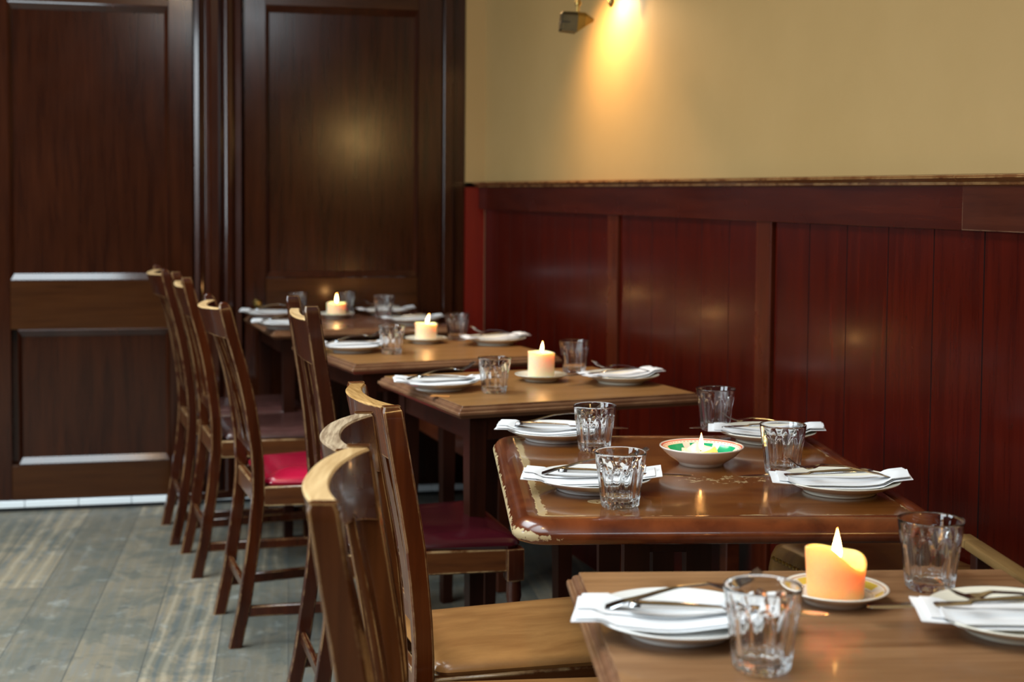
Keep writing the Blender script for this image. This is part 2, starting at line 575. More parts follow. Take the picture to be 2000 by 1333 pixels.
bm = B(); box(bm, (-3.2, -2.4, -.06), (2.1, 6.4, 0))
struct('floor', bm, M['floor'])
bm = B()
for a_, b__ in (((-3.2, -2.4), (-2.1, 6.4)), ((.1, -2.4), (2.1, 6.4)), ((-2.1, -2.4), (.1, -.9)), ((-2.1, 2.1), (.1, 2.7)), ((-2.1, 2.7), (-1.8, 5.1)), ((-2.1, 5.1), (.1, 6.4))):
    box(bm, (*a_, ZC), (*b__, ZC + .1))
struct('ceiling', bm, M['ceiling'])
bm = B()
for a_, b__ in (((-2.14, -.94), (-2.08, 2.14)), ((.08, -.94), (.14, 2.14)), ((-2.1, -.94), (.1, -.88)), ((-2.1, 2.08), (.1, 2.14)), ((-1.02, -.9), (-.98, 2.1))):
    box(bm, (*a_, ZC + .02), (*b__, ZC + .16))
struct('window_4', bm, M['ceiling'])
bm = B(); box(bm, (XW, -2.4, 0), (XW + .2, 6.3, ZC))
struct('wall_right', bm, M['plaster'])

# left wall with two windows, front wall (behind the camera) with one
def wall_with_holes(name, axis, pos, thick, a0, a1, holes, m):
    """holes: (a0, a1, z0, z1) along the wall"""
    bm = B()
    xs = sorted({a0, a1} | {h[0] for h in holes} | {h[1] for h in holes})
    for i in range(len(xs) - 1):
        u0, u1 = xs[i], xs[i + 1]
        hz = [h for h in holes if h[0] <= u0 and h[1] >= u1]
        segs = [(0, ZC)] if not hz else [(0, hz[0][2]), (hz[0][3], ZC)]
        for z0, z1 in segs:
            if axis == 'x':
                box(bm, (pos, u0, z0), (pos + thick, u1, z1))
            else:
                box(bm, (u0, pos, z0), (u1, pos + thick, z1))
    return struct(name, bm, m)
left_holes = [(.1, 1.7, .9, 2.6), (2.3, 3.9, .9, 2.6)]
wall_with_holes('wall_left', 'x', -3.2, .2, -2.4, 6.4, left_holes, M['far_wall'])
front_holes = [(-.4, .84, 2.6, 3.25)]
wall_with_holes('wall_front', 'y', -2.4, .2, -3.0, 1.8, front_holes, M['far_wall'])
for i, h in enumerate(left_holes):
    bm = B()
    for u in (h[0], (h[0] + h[1]) / 2 - .02, h[1] - .04):
        box(bm, (-3.12, u, h[2]), (-3.06, u + .04, h[3]))
    for z in (h[2], 1.75, h[3] - .04):
        box(bm, (-3.12, h[0], z), (-3.06, h[1], z + .04))
    struct('window_%d' % (i + 1), bm, M['door'])
h = front_holes[0]
bm = B()
for u in (h[0], .20, h[1] - .04):
    box(bm, (u, -2.34, h[2]), (u + .04, -2.28, h[3]))
for z in (h[2], h[3] - .04):
    box(bm, (h[0], -2.34, z), (h[1], -2.28, z + .04))
struct('window_3', bm, M['door'])

# --- back wall: panelled dark doors.  local x runs along the wall from world x=0, local -y faces the room
def back_struct(name, bm, m, smooth=False):
    o = struct(name, bm, m, None, smooth)
    o.location = (0, bwy(0), 0)
    o.rotation_euler = (0, 0, BW)
    return o
KX = 1 / math.cos(BW)
def u_(x):                      # world x -> distance along the wall
    return x * KX
bm = B(); box(bm, (-3.3, .035, 0), (2.1, .25, ZC))
back_struct('wall_back', bm, M['door'])

def panel_door(name, x0, x1, pans, rails, z0, z1, mi=0):
    """stiles and rails proud of sunk panels with a bevelled bead round each"""
    bm = B()
    px0 = min(p[0] for p in pans); px1 = max(p[1] for p in pans)
    box(bm, (x0, -.012, z0), (px0, .034, z1), .002, 1, 0)
    box(bm, (px1, -.012, z0), (x1, .034, z1), .002, 1, 0)
    for (a, b_) in rails:
        box(bm, (px0, -.012, a), (px1, .034, b_), .001, 1, 1)
    root = back_struct(name, bm, [M['door'], M['door_rail']])
    for (a, b_, c, d) in pans:
        bm = B()
        w = .027
        o_ = [(a, -.012, c), (b_, -.012, c), (b_, -.012, d), (a, -.012, d)]
        def fr_(i_, y_):
            k_ = i_ * .5
            return [(a + k_, y_, c + i_), (b_ - k_, y_, c + i_), (b_ - k_, y_, d - i_), (a + k_, y_, d - i_)]
        m1, m2, m3 = fr_(.005, -.0140), fr_(.0285, -.0005), fr_(.0285, .030)
        rings(bm, [o_, m1, m2, m3], True, (False, False))
        obj('panel_moulding', bm, M['door_mould'], root, False)
        bm = B()
        box(bm, (a + .01, .0010, c + .01), (b_ - .01, .033, d - .01), 0)
        obj('door_panel', bm, M['door'], root, False)
    return root
ZT = 2.35
panel_door('door_1', u_(-.30), u_(.638), [(u_(-.045), u_(.545), .895, 1.965), (u_(-.020), u_(.545), .180, .708)],
           [(.045, .180), (.708, .895), (1.965, ZT)], .045, ZT)
panel_door('door_2', u_(.835), u_(1.628), [(u_(.920), u_(1.528), .900, 1.985), (u_(.920), u_(1.528), .18, .70)],
           [(.045, .18), (.70, .900), (1.985, ZT)], .045, ZT)
panel_door('door_3', u_(-1.25), u_(-.34), [(u_(-1.10), u_(-.47), .895, 1.965), (u_(-1.10), u_(-.47), .18, .708)],
           [(.045, .180), (.708, .895), (1.965, ZT)], .045, ZT)
# fluted post between the doors
bm = B()
prof = []
xs0, xs1 = u_(.640), u_(.833)
bumps = [(0, .0), (.004, -.030), (.020, -.034), (.030, -.022), (.045, -.012), (.060, -.022), (.068, -.032), (.095, -.034), (.104, -.024), (.114, -.010),
         (.128, -.018), (.136, -.030), (.150, -.024), (.160, -.012), (.172, -.020), (.184, -.028), (.193, .0)]
lo = [(xs0 + a, d, .045) for a, d in bumps] + [(xs1, .034, .045), (xs0, .034, .045)]
hi = [(x, y, ZC) for x, y, z in lo]
rings(bm, [lo, hi])
back_struct('trim_1', bm, M['door_mould'])
# dark frame at the right end, frieze over the doors
bm = B()
box(bm, (u_(1.630), -.03, 0), (u_(1.672), .034, ZC), .004)
box(bm, (u_(1.672), -.012, 0), (u_(1.722), .034, ZC), .003)
back_struct('trim_2', bm, M['door'])
bm = B()
box(bm, (-3.2, -.006, ZT), (u_(.638), .034, ZC)); box(bm, (u_(.835), -.006, ZT), (u_(1.628), .034, ZC))
back_struct('trim_3', bm, M['door'])
# white tile strip under the doors and a strip painted black as the shaded gap below it
bm = B()
x = -2.4
while x < 1.6:
    box(bm, (x + .0012, -.022, .0165), (x + .1988, .034, .042), .0015, 1)
    x += .2
back_struct('baseboard_back', bm, M['tile'])
bm = B(); box(bm, (-2.4, -.016, 0), (1.62, .034, .0165))
back_struct('trim_4', bm, M['gap_shade'])
# small brass knob on the right door
bm = B()
kx = u_(.885)
loops = []
for r, y in ((.004, -.012), (.016, -.013), (.016, -.017), (.007, -.020), (.007, -.032), (.015, -.038), (.018, -.048), (.013, -.058), (.003, -.061)):
    loops.append([(kx + r * math.cos(2 * PI * k / 20), y, .80 + r * math.sin(2 * PI * k / 20)) for k in range(20)])
rings(bm, loops)
kn = obj('door_knob', bm, M['brass'])
kn.parent = bpy.data.objects['door_2']

# --- corner pier between the back wall and the right wall: cream above, red below
def quad_prism(bm, pts, z0, z1):
    rings(bm, [[(x, y, z0) for x, y in pts], [(x, y, z1) for x, y in pts]])
y0 = bwy(1.714)
pier = [(1.722, bwy(1.722) - .022), (XW + .02, bwy(XW) - .028), (XW + .02, 5.9), (1.722, 5.9)]
bm = B(); quad_prism(bm, pier, 1.29, ZC)
struct('trim_5', bm, M['plaster'])
bm = B(); quad_prism(bm, pier, 0, 1.27)
struct('trim_6', bm, M['red_strip'])

# --- wainscot on the right wall: boards with grooves, stiles, top rail, cap
bm = B()
seams = []
y = 3.179
ys = [3.179 - .165 * k for k in range(0, 27)]
for a in ys:
    box(bm, (XW - .014, a - .165 + .0017, 0), (XW - .003, a - .0017, 1.20))
yb = 3.26
while yb < 5.55:
    b2 = min(yb + .165, 5.56)
    box(bm, (XW - .014, yb + .0014, 0), (XW - .003, b2 - .0014, 1.20))
    yb += .165
ymat(bm)  # board sides blackened, shade of the seams put into the colour
struct('trim_7', bm, [M['dado'], M['gap_shade']])
bm = B(); box(bm, (XW - .003, -2.2, 0), (XW, 5.6, 1.2)); struct('trim_13', bm, M['gap_shade'])  # black sheet behind the boards, painted as shade in the seams
bm = B()
for a, b_ in ((3.183, 3.262), (4.16, 4.245)):
    box(bm, (XW - .024, a, 0), (XW - .0005, b_, 1.19), .003)
struct('trim_8', bm, wood('stile_brown_wood', (.036, .0050, .0018), (.088, .0145, .0042), .28, 'z', 1., coat=.08))
bm = B()
box(bm, (XW - .030, 2.4045, 1.182), (XW, 5.60, 1.272), .001)
struct('trim_9', bm, M['dado_rail'])
bm = B()
box(bm, (XW - .033, -2.2, 1.182), (XW, 2.403, 1.272), .001)
struct('trim_10', bm, wood('dark_rail_wood', (.030, .006, .003), (.075, .017, .007), .3, 'y', .8, coat=.2, edge=(.30, .17, .10), edge_r=.004))
def cap(name, y0, y1, dx):
    bm = B()
    pr = [(0, 1.270), (-.034 - dx, 1.270), (-.038 - dx, 1.273), (-.038 - dx, 1.277), (-.046 - dx, 1.281), (-.052 - dx, 1.286), (-.050 - dx, 1.291), (-.044 - dx, 1.2935), (0, 1.2945)]
    rings(bm, [[(XW + x, y0, z) for x, z in pr], [(XW + x, y1, z) for x, z in pr]])
    return struct(name, bm, M['dado_cap'], None, True)
cap('trim_11', 2.405, 5.62, 0)
cap('trim_12', -2.2, 2.403, .003)

# ------------------------------------------------------------------ picture lamp on the cream wall
lamp = thing('picture_lamp', 'brass picture lamp with a dark boxy head hanging over the glow on the cream wall', 'lamp', (XW, 4.13, 1.80))
bm = B()
loops = []
for r, x in ((.004, -.0002), (.042, -.0002), (.042, -.008), (.034, -.013), (.018, -.018), (.004, -.020)):
    loops.append([(x, r * math.cos(2 * PI * k / 32), .17 + r * math.sin(2 * PI * k / 32)) for k in range(32)])
rings(bm, loops)
tube(bm, smooth_path([(-.015, 0, .17), (-.06, 0, .155), (-.12, -.02, .165), (-.20, -.05, .19)], 6), .007)
obj('bracket', bm, M['brass'], lamp)
bm = B()
lathe(bm, [(.002, -.030), (.007, -.024), (.011, -.014), (.009, -.004), (.014, .002), (.016, .012), (.010, .022), (.005, .03), (.005, .10)], 24, (-.07, -.005, .055))
obj('finial', bm, M['brass'], lamp)
bm = B()
tube(bm, [(-.20, -.20, .19), (-.20, .16, .19)], .007)
obj('cross_bar', bm, M['brass'], lamp)
def lamp_head(x, y, z, rz, ry, lit):
    hd = bpy.data.objects.new('lamp_head', None)
    C.objects.link(hd)
    hd.parent = lamp
    hd.location = (x, y, z)
    hd.rotation_euler = (0, ry, rz)
    def sec(d, w, h, ch, dz=0):
        p = [(-w, -h), (w, -h), (w, h - ch), (w - ch, h), (-w + ch, h), (-w, h - ch)]
        return [(d, a, b_ + dz) for a, b_ in p]
    bm = B()
    rings(bm, [sec(-.050, .024, .024, .008), sec(-.047, .029, .029, .012), sec(-.001, .030, .031, .012)])
    obj('lamp_housing', bm, M['dark_brass'], hd, False)
    bm = B()
    rings(bm, [sec(-.001, .0305, .0315, .013), sec(.024, .024, .022, .014, .010), sec(.052, .006, .004, .002, .012)])
    obj('hood', bm, M['brass'], hd, False)
    bm = B()
    box(bm, (-.0502, -.0295, -.005), (-.004, .0298, -.001), .0004)
    obj('slot', bm, M['gap_shade'], hd, False)
    bm = B()
    tube(bm, [(0, 0, .031), (0, 0, .055)], .005)
    lathe(bm, [(.002, .050), (.008, .053), (.010, .060), (.008, .067), (.002, .070)], 16)
    tube(bm, [(0, 0, .068), (0, 0, .088)], .005)
    lathe(bm, [(.002, .086), (.008, .089), (.010, .096), (.008, .103), (.002, .106)], 16)
    tube(bm, [(0, 0, .104), (0, 0, .185)], .005)
    obj('stem', bm, M['brass'], hd)
    return hd
lamp_head(-.20, -.045, -.033, R(-12), R(4), False)
light('picture_lamp_bulb', 'SPOT', (1.715, 4.20, 1.885), (1, .84, .62), 8, target=(1.80, 4.195, 1.70), spot_size=R(150), spot_blend=1., shadow_soft_size=.02)
light('picture_lamp_glow_fill', 'SPOT', (1.57, 4.31, 1.91), (1, .60, .26), 26, target=(1.80, 4.22, 1.45), spot_size=R(135), spot_blend=1., shadow_soft_size=.03)  # extra spot without a lamp head, added to widen the warm wall glow

# a twin lamp further along the same wall, behind the camera (it lights the room and shines in the polished doors)
bm = B()
box(bm, (1.30, -2.195, 1.66), (1.60, -2.08, 1.80), .02)
gl = obj('wall_lantern', bm, None)
m, t_, b_ = nt('lit_lamp_glass')
b_.inputs['Emission Color'].default_value = (1, .62, .22, 1)
b_.inputs['Emission Strength'].default_value = 62
b_.inputs['Base Color'].default_value = (.8, .6, .3, 1)
gl.data.materials.append(m)
fb = B()
for z_ in (1.655, 1.80):
    box(fb, (1.29, -2.198, z_ - .004), (1.61, -2.072, z_ + .006), .002, 1)
obj('lantern_frame', fb, M['brass'], gl, False)
tag(gl, 'lit amber glass wall lantern behind the viewer', 'lamp')
# unseen pendant lamps added above the frame as warm fill light
for (px_, py_) in ((.2, 1.4), (.2, 3.9)):
    pl = thing('fill_pendant_lamp', 'added unseen bronze pendant lamp above the ' + ('near' if py_ < 2 else 'far') + ' end of the row of tables', 'lamp', (px_, py_, 2.75), 0, 'added fill pendants')
    bm = B()
    lathe(bm, [(.17, -.10), (.13, .0), (.07, .07), (.02, .10), (.02, .105), (.072, .075), (.135, .0), (.176, -.10)], 32, close_start=False, close_end=False)
    obj('lamp_shade', bm, M['dark_brass'], pl)
    bm = B(); tube(bm, [(0, 0, .10), (0, 0, ZC - 2.75)], .005)
    obj('cord', bm, M['iron'], pl)
    light('fill_pendant_bulb', 'POINT', (px_, py_, 2.66), (1, .62, .30), 22, shadow_soft_size=.07)

# ------------------------------------------------------------------ tables
def rrect(hw, hl, r, inset, z, n=10):
    """points of a rounded rectangle pulled in by inset"""
    a, b_ = hw - inset, hl - inset
    r = max(r - inset, .0015)
    pts = []
    for cx, cy, s in ((a - r, b_ - r, 0), (-a + r, b_ - r, 90), (-a + r, -b_ + r, 180), (a - r, -b_ + r, 270)):
        for k in range(n + 1):
            an = R(s + 90 * k / n)
            pts.append((cx + r * math.cos(an), cy + r * math.sin(an), z))
    return pts

def inset_attr(o, hw, hl, r):
    me = o.data
    at = me.attributes.new('inset', 'FLOAT', 'POINT')
    for i, v in enumerate(me.vertices):
        qx, qy = abs(v.co.x) - (hw - r), abs(v.co.y) - (hl - r)
        d = math.hypot(max(qx, 0), max(qy, 0)) + min(max(qx, qy), 0) - r
        at.data[i].value = -d

def grid_top(hw, hl, r, inset, z, depth):
    """a dense flat slab so that point attributes read well"""
    bm = B()
    loops = []
    steps = [inset + k * .006 for k in range(0, 12)] + [inset + .10, inset + .16, inset + .22]
    for s in steps:
        loops.append(rrect(hw, hl, max(r, s + .004), s, z))
    loops = [rrect(hw, hl, max(r, inset + .004), inset, z - depth)] + loops
    rings(bm, loops)
    return bm

LOCATIONS = {}
def table(name, label, cx, cy, rz, w, l, z, kind, top_m, edge_m, legs=True, group=None):
    t = thing(name, label, 'table', (cx, cy, 0), rz, group)
    hw, hl = w / 2, l / 2
    if kind == 'bull':
        r = .055
        pr = [(.0455, -.004), (.0452, -.0010), (.0425, .0006), (.036, .0016), (.026, .0010), (.017, -.0014), (.009, -.0065), (.003, -.0140), (.0, -.0210), (.0015, -.0285), (.007, -.0345), (.014, -.037), (.06, -.037), (.06, -.030)]
        bm = B()
        rings(bm, [rrect(hw, hl, r, i, z + dz) for i, dz in pr], True, (False, False))
        e = obj('edge_border', bm, edge_m, t)
        inset_attr(e, hw, hl, r)
        e['label'] = 'reddish rounded border with pale bare wood along its worn edges'
        o = obj('tabletop', grid_top(hw, hl, r, .045, z, .030), top_m, t)
        inset_attr(o, hw, hl, r)
        under = .037
    else:
        r = .004
        pr = [(.0165, -.006), (.0165, -.0003), (.0150, -.0006), (.0145, -.0050), (.0115, -.0052), (.0085, -.0070), (.0068, -.0100), (.0066, -.0135), (.0015, -.0138), (.0, -.0155), (.0, -.0205), (.0050, -.0250), (.0095, -.0300), (.016, -.0315), (.06, -.0315), (.06, -.026)]
        bm = B()
        rings(bm, [rrect(hw, hl, r, i, z + dz, 3) for i, dz in pr], True, (False, False))
        obj('edge_moulding', bm, edge_m, t, False)
        bm = B()
        box(bm, (-hw + .016, -hl + .016, z - .028), (hw - .016, hl - .016, z), .0008, 1)
        obj('tabletop', bm, top_m, t, False)
        under = .0315
    # frame and legs: the wall-side legs stand in, clear of the bench
    li = .05 if kind != 'bull' else .20
    xr = hw - .34
    bm = B()
    ap = .06
    za = z - under
    for (a, b_) in (((-hw + li, -hl + li + .02), (-hw + li + .018, hl - li - .02)), ((xr - .018, -hl + li + .02), (xr, hl - li - .02)),
                    ((-hw + li, -hl + li), (xr, -hl + li + .018)), ((-hw + li, hl - li - .018), (xr, hl - li))):
        box(bm, (a[0], a[1], za - (ap if kind != 'bull' else .06)), (b_[0], b_[1], za - .0005), .002, 1)
    obj('apron', bm, M['table_leg'], t, False)
    if legs:
        for sx, sy in ((-1, -1), (-1, 1), (1, -1), (1, 1)):
            x = -hw + li + .018 if sx < 0 else xr - .018
            y = sy * (hl - li - .018)
            bm = B()
            a, b_ = .021, .015
            rings(bm, [[(x - a, y - a, za - .001), (x + a, y - a, za - .001), (x + a, y + a, za - .001), (x - a, y + a, za - .001)],
                       [(x - a, y - a, za - .12), (x + a, y - a, za - .12), (x + a, y + a, za - .12), (x - a, y + a, za - .12)],
                       [(x - b_, y - b_, 0), (x + b_, y - b_, 0), (x + b_, y + b_, 0), (x - b_, y + b_, 0)]])
            obj('leg', bm, M['table_leg'], t, False)
    LOCATIONS[name + label] = (cx, cy, rz)
    return t

ROT1 = R(-15.8)
T1 = table('dining_table', 'brown wooden table with moulded edge nearest the viewer, cropped by the frame', .879, 1.355, ROT1, .60, .66, .75, 'ogee', M['top_near'], M['edge_near'])
T2 = table('dining_table', 'varnished orange-brown table with rounded worn corners and a painted candle dish', 1.134, 2.317, ROT1, .68, .80, .75, 'bull', M['top_main'], M['edge_main'])
T3 = table('dining_table', 'tan square-edged table directly behind the round-cornered varnished one', 1.2615, 3.498, R(4.5), .66, .61, .75, 'ogee', M['top_tan'], M['edge_near'])
T4 = table('dining_table', 'tan table in the middle of the far row, fourth from the viewer', 1.205, 4.388, R(5.5), .68, .64, .75, 'ogee', M['top_tan'], M['edge_near'])
T5 = table('dining_table', 'reddish table at the far end of the row against the panelled doors', 1.165, 5.335, R(0), .68, .67, .758, 'ogee', M['top_red'], M['edge_near'])

# narrow worn rail that runs along the wall side of the nearest table
rl = thing('side_rail', 'narrow worn wooden rail beside the wall-side corner of the nearest table', 'rail', (1.252, 1.505, 0), R(-15.8))
bm = B()
box(bm, (-.012, -.40, .728), (.014, .262, .742), .003)
box(bm, (-.012, .2635, .728), (.014, .302, .742), .003)
obj('rail_top', bm, wood('worn_yellow_brown_wood', (.12, .065, .02), (.24, .14, .05), .4, 'y', 1.), rl)
for yy in (-.33, .23):
    bm = B(); box(bm, (-.010, yy - .012, 0), (.012, yy + .012, .7285), .002, 1)
    obj('post', bm, M['table_leg'], rl, False)

# ------------------------------------------------------------------ benches along the wall
bn = thing('wall_bench', 'low reddish wooden bench along the boarded wall behind the far tables', 'bench', (1.58, 4.4, 0))
bm = B(); box(bm, (-.20, -1.18, .445), (.188, 1.13, .472), .009, 3); obj('seat', bm, M['bench'], bn)
bm = B()
box(bm, (-.192, -1.15, .365), (-.170, 1.10, .446), .002, 1)
box(bm, (-.170, -1.15, .365), (.17, -1.13, .446), .002, 1)
obj('seat_apron', bm, M['bench'], bn, False)
for yy in (-1.13, -.22, 1.06):
    bm = B(); box(bm, (-.188, yy, 0), (-.150, yy + .038, .365), .002, 1); obj('leg', bm, M['bench'], bn, False)
for yy in (-1.13, 1.06):
    bm = B(); box(bm, (.13, yy, 0), (.168, yy + .038, .365), .002, 1); obj('leg', bm, M['bench'], bn, False)

bl = thing('leather_bench', 'olive brown leather bench with brass nail heads showing under the varnished table', 'bench', (1.62, 1.93, 0))
def cushion(x0, x1, y0, y1, z0, z1, r=.05, dome=.012, n=10):
    bm = B()
    cx, cy = (x0 + x1) / 2, (y0 + y1) / 2
    hw, hl = (x1 - x0) / 2, (y1 - y0) / 2
    e = (z1 - z0)
    loops = []
    for ins, zz in ((.004, z0), (.0, z0 + e * .25), (.001, z0 + e * .6), (.006, z0 + e * .85), (.014, z1), (.028, z1 + dome * .4), (.05, z1 + dome * .7), (.09, z1 + dome * .93), (.13, z1 + dome)):
        loops.append([(cx + p[0], cy + p[1], zz) for p in rrect(hw, hl, max(r, ins + .01), ins, 0, n)])
    rings(bm, loops)
    return bm
bm = cushion(-.16, .17, -1.05, .72, .41, .515, .06, .02)
obj('seat_cushion', bm, M['olive_leather'], bl)
bm = B(); box(bm, (-.145, -1.03, .29), (.155, .70, .4105), .02); obj('seat_base', bm, M['dark_leather'], bl)
bm = B()
k = 0
for i in range(0, 66):
    yy = .66 - i * .014
    bmesh.ops.create_icosphere(bm, subdivisions=1, radius=.0048, matrix=Matrix.Translation((-.1575, yy, .499)))
nh = obj('nail_heads', bm, M['brass'], bl)
nh['kind'] = 'stuff'
for xx in (-.12, .10):
    for yy in (-.95, .60):
        bm = B(); box(bm, (xx, yy, 0), (xx + .04, yy + .04, .2905), .003, 1); obj('leg', bm, M['table_leg'], bl, False)

# ------------------------------------------------------------------ chairs (local x = the way the sitter faces, origin under the back)
PROF = [(-.065, 0), (-.039, .119), (-.022, .232), (-.008, .33), (0, .43), (-.002, .513), (-.011, .584), (-.026, .683), (-.046, .768), (-.070, .852), (-.094, .95)]
LEAN = [1.0]
def post_x(z, H):
    P = [(a if b_ < .46 else a * LEAN[0], b_ if b_ < .46 else .43 + (b_ - .43) * (H - .43) / .52) for a, b_ in PROF]
    for (a0, z0), (a1, z1) in zip(P, P[1:]):
        if z <= z1:
            return a0 + (a1 - a0) * (z - z0) / (z1 - z0)
    return P[-1][0]
def back_post(y, H, round_top=False, wx=.034, wy=.024, splay=0.):
    bm = B()
    loops = []
    zs = [0, .06, .12, .18, .24, .30, .36, .42, .48, .54, .60, .66, .72, .78, .84]
    zs = [z for z in zs if z < H - .05] + [H - .04, H - .02, H - .008, H - .002, H]
    for i, z in enumerate(zs):
        x = post_x(z, H)
        a, b_ = wx / 2, wy / 2
        if z < .45:
            a *= 1.05
        top = 0
        if round_top and z > H - .022:
            f = {H - .02: .98, H - .008: .80, H - .002: .52, H: .25}.get(z, 1)
            a *= f; b_ *= f
        elif z > H - .003:
            a -= .0025; b_ -= .0025
        yy = y + splay * max(0, z - .45) / .5
        ch = .0028
        loops.append([(x - a + ch, yy - b_, z), (x + a - ch, yy - b_, z), (x + a, yy - b_ + ch, z), (x + a, yy + b_ - ch, z),
                      (x + a - ch, yy + b_, z), (x - a + ch, yy + b_, z), (x - a, yy + b_ - ch, z), (x - a, yy - b_ + ch, z)])
    rings(bm, loops)
    return bm
def crest(H, hw, bulge, zc, h, th, flush, arch=.02, n=18):
    """curved top rail; returns (body, top face strip) bmeshes"""
    body, top = B(), B()
    ls, lt = [], []
    for i in range(n + 1):
        s = -1 + 2 * i / n
        y = s * hw
        x0 = post_x(zc, H) - bulge * (1 - abs(s) ** 2.2)
        zt = zc - (0 if flush else .004 * (1 - s * s))
        zb = zt - h + arch * (1 - s * s)
        xb = post_x(zb, H) - bulge * (1 - abs(s) ** 2.2)
        a = th / 2
        ls.append([(x0 - a, y, zt - .003), (x0 + a, y, zt - .003), (xb + a * .8, y, zb), (xb - a * .8, y, zb)])
        lt.append([(x0 - a, y, zt - .003), (x0 - a + .0025, y, zt), (x0 + a - .0025, y, zt), (x0 + a, y, zt - .003)])
    rings(body, ls)
    rings(top, lt)
    return body, top
def slat(y0, y1, z0, z1, H, bulge, hw, th=.010, n=8):
    bm = B()
    loops = []
    for i in range(n + 1):
        z = z0 + (z1 - z0) * i / n
        x = post_x(z, H) - bulge * .8 * (1 - abs((y0 + y1) / 2 / hw) ** 2.2) * (z - .45) / (H - .45)
        loops.append([(x - th / 2, y0, z), (x + th / 2, y0, z), (x + th / 2, y1, z), (x - th / 2, y1, z)])
    rings(bm, loops)
    return bm
def bar(p, q, w, h, bev=.003):
    """straight rail of section w x h between two points"""
    p, q = Vector(p), Vector(q)
    d = (q - p).normalized()
    s = d.cross(Vector((0, 0, 1))).normalized() * (w / 2)
    u = s.cross(d).normalized() * (h / 2)
    bm = B()
    c = [(-1, -1), (1, -1), (1, 1), (-1, 1)]
    rings(bm, [[p + s * a + u * b_ for a, b_ in c], [q + s * a + u * b_ for a, b_ in c]])
    bmesh.ops.bevel(bm, geom=bm.edges[:], offset=bev, segments=1, affect='EDGES')
    return bm

def seat_pad(bw, fw, d, z0, z1, dome, r=.03, over=0.):
    """upholstered pad, trapezoid in plan with soft top"""
    bm = B()
    def plan(ins, z):
        x0, x1 = .018 + ins, d - ins
        pts = []
        def corner(cx, cy, sx, sy, rr):
            a0 = {(1, 1): 0, (-1, 1): 90, (-1, -1): 180, (1, -1): 270}[(sx, sy)]
            for k in range(7):
                an = R(a0 + 90 * k / 6)
                pts.append((cx + rr * math.cos(an), cy + rr * math.sin(an), z))
        rr = max(r - ins * .4, .008)
        ay0 = bw / 2 - ins + over
        ay1 = fw / 2 - ins + over
        corner(x1 - rr, ay1 - rr, 1, 1, rr); corner(x0 + rr, ay0 - rr, -1, 1, rr)
        corner(x0 + rr, -ay0 + rr, -1, -1, rr); corner(x1 - rr, -ay1 + rr, 1, -1, rr)
        return pts
    e = z1 - z0
    rings(bm, [plan(.004, z0), plan(0, z0 + e * .3), plan(.0015, z0 + e * .62), plan(.007, z0 + e * .86), plan(.016, z1), plan(.032, z1 + dome * .42),
               plan(.055, z1 + dome * .72), plan(.09, z1 + dome * .93), plan(.13, z1 + dome)])
    return bm

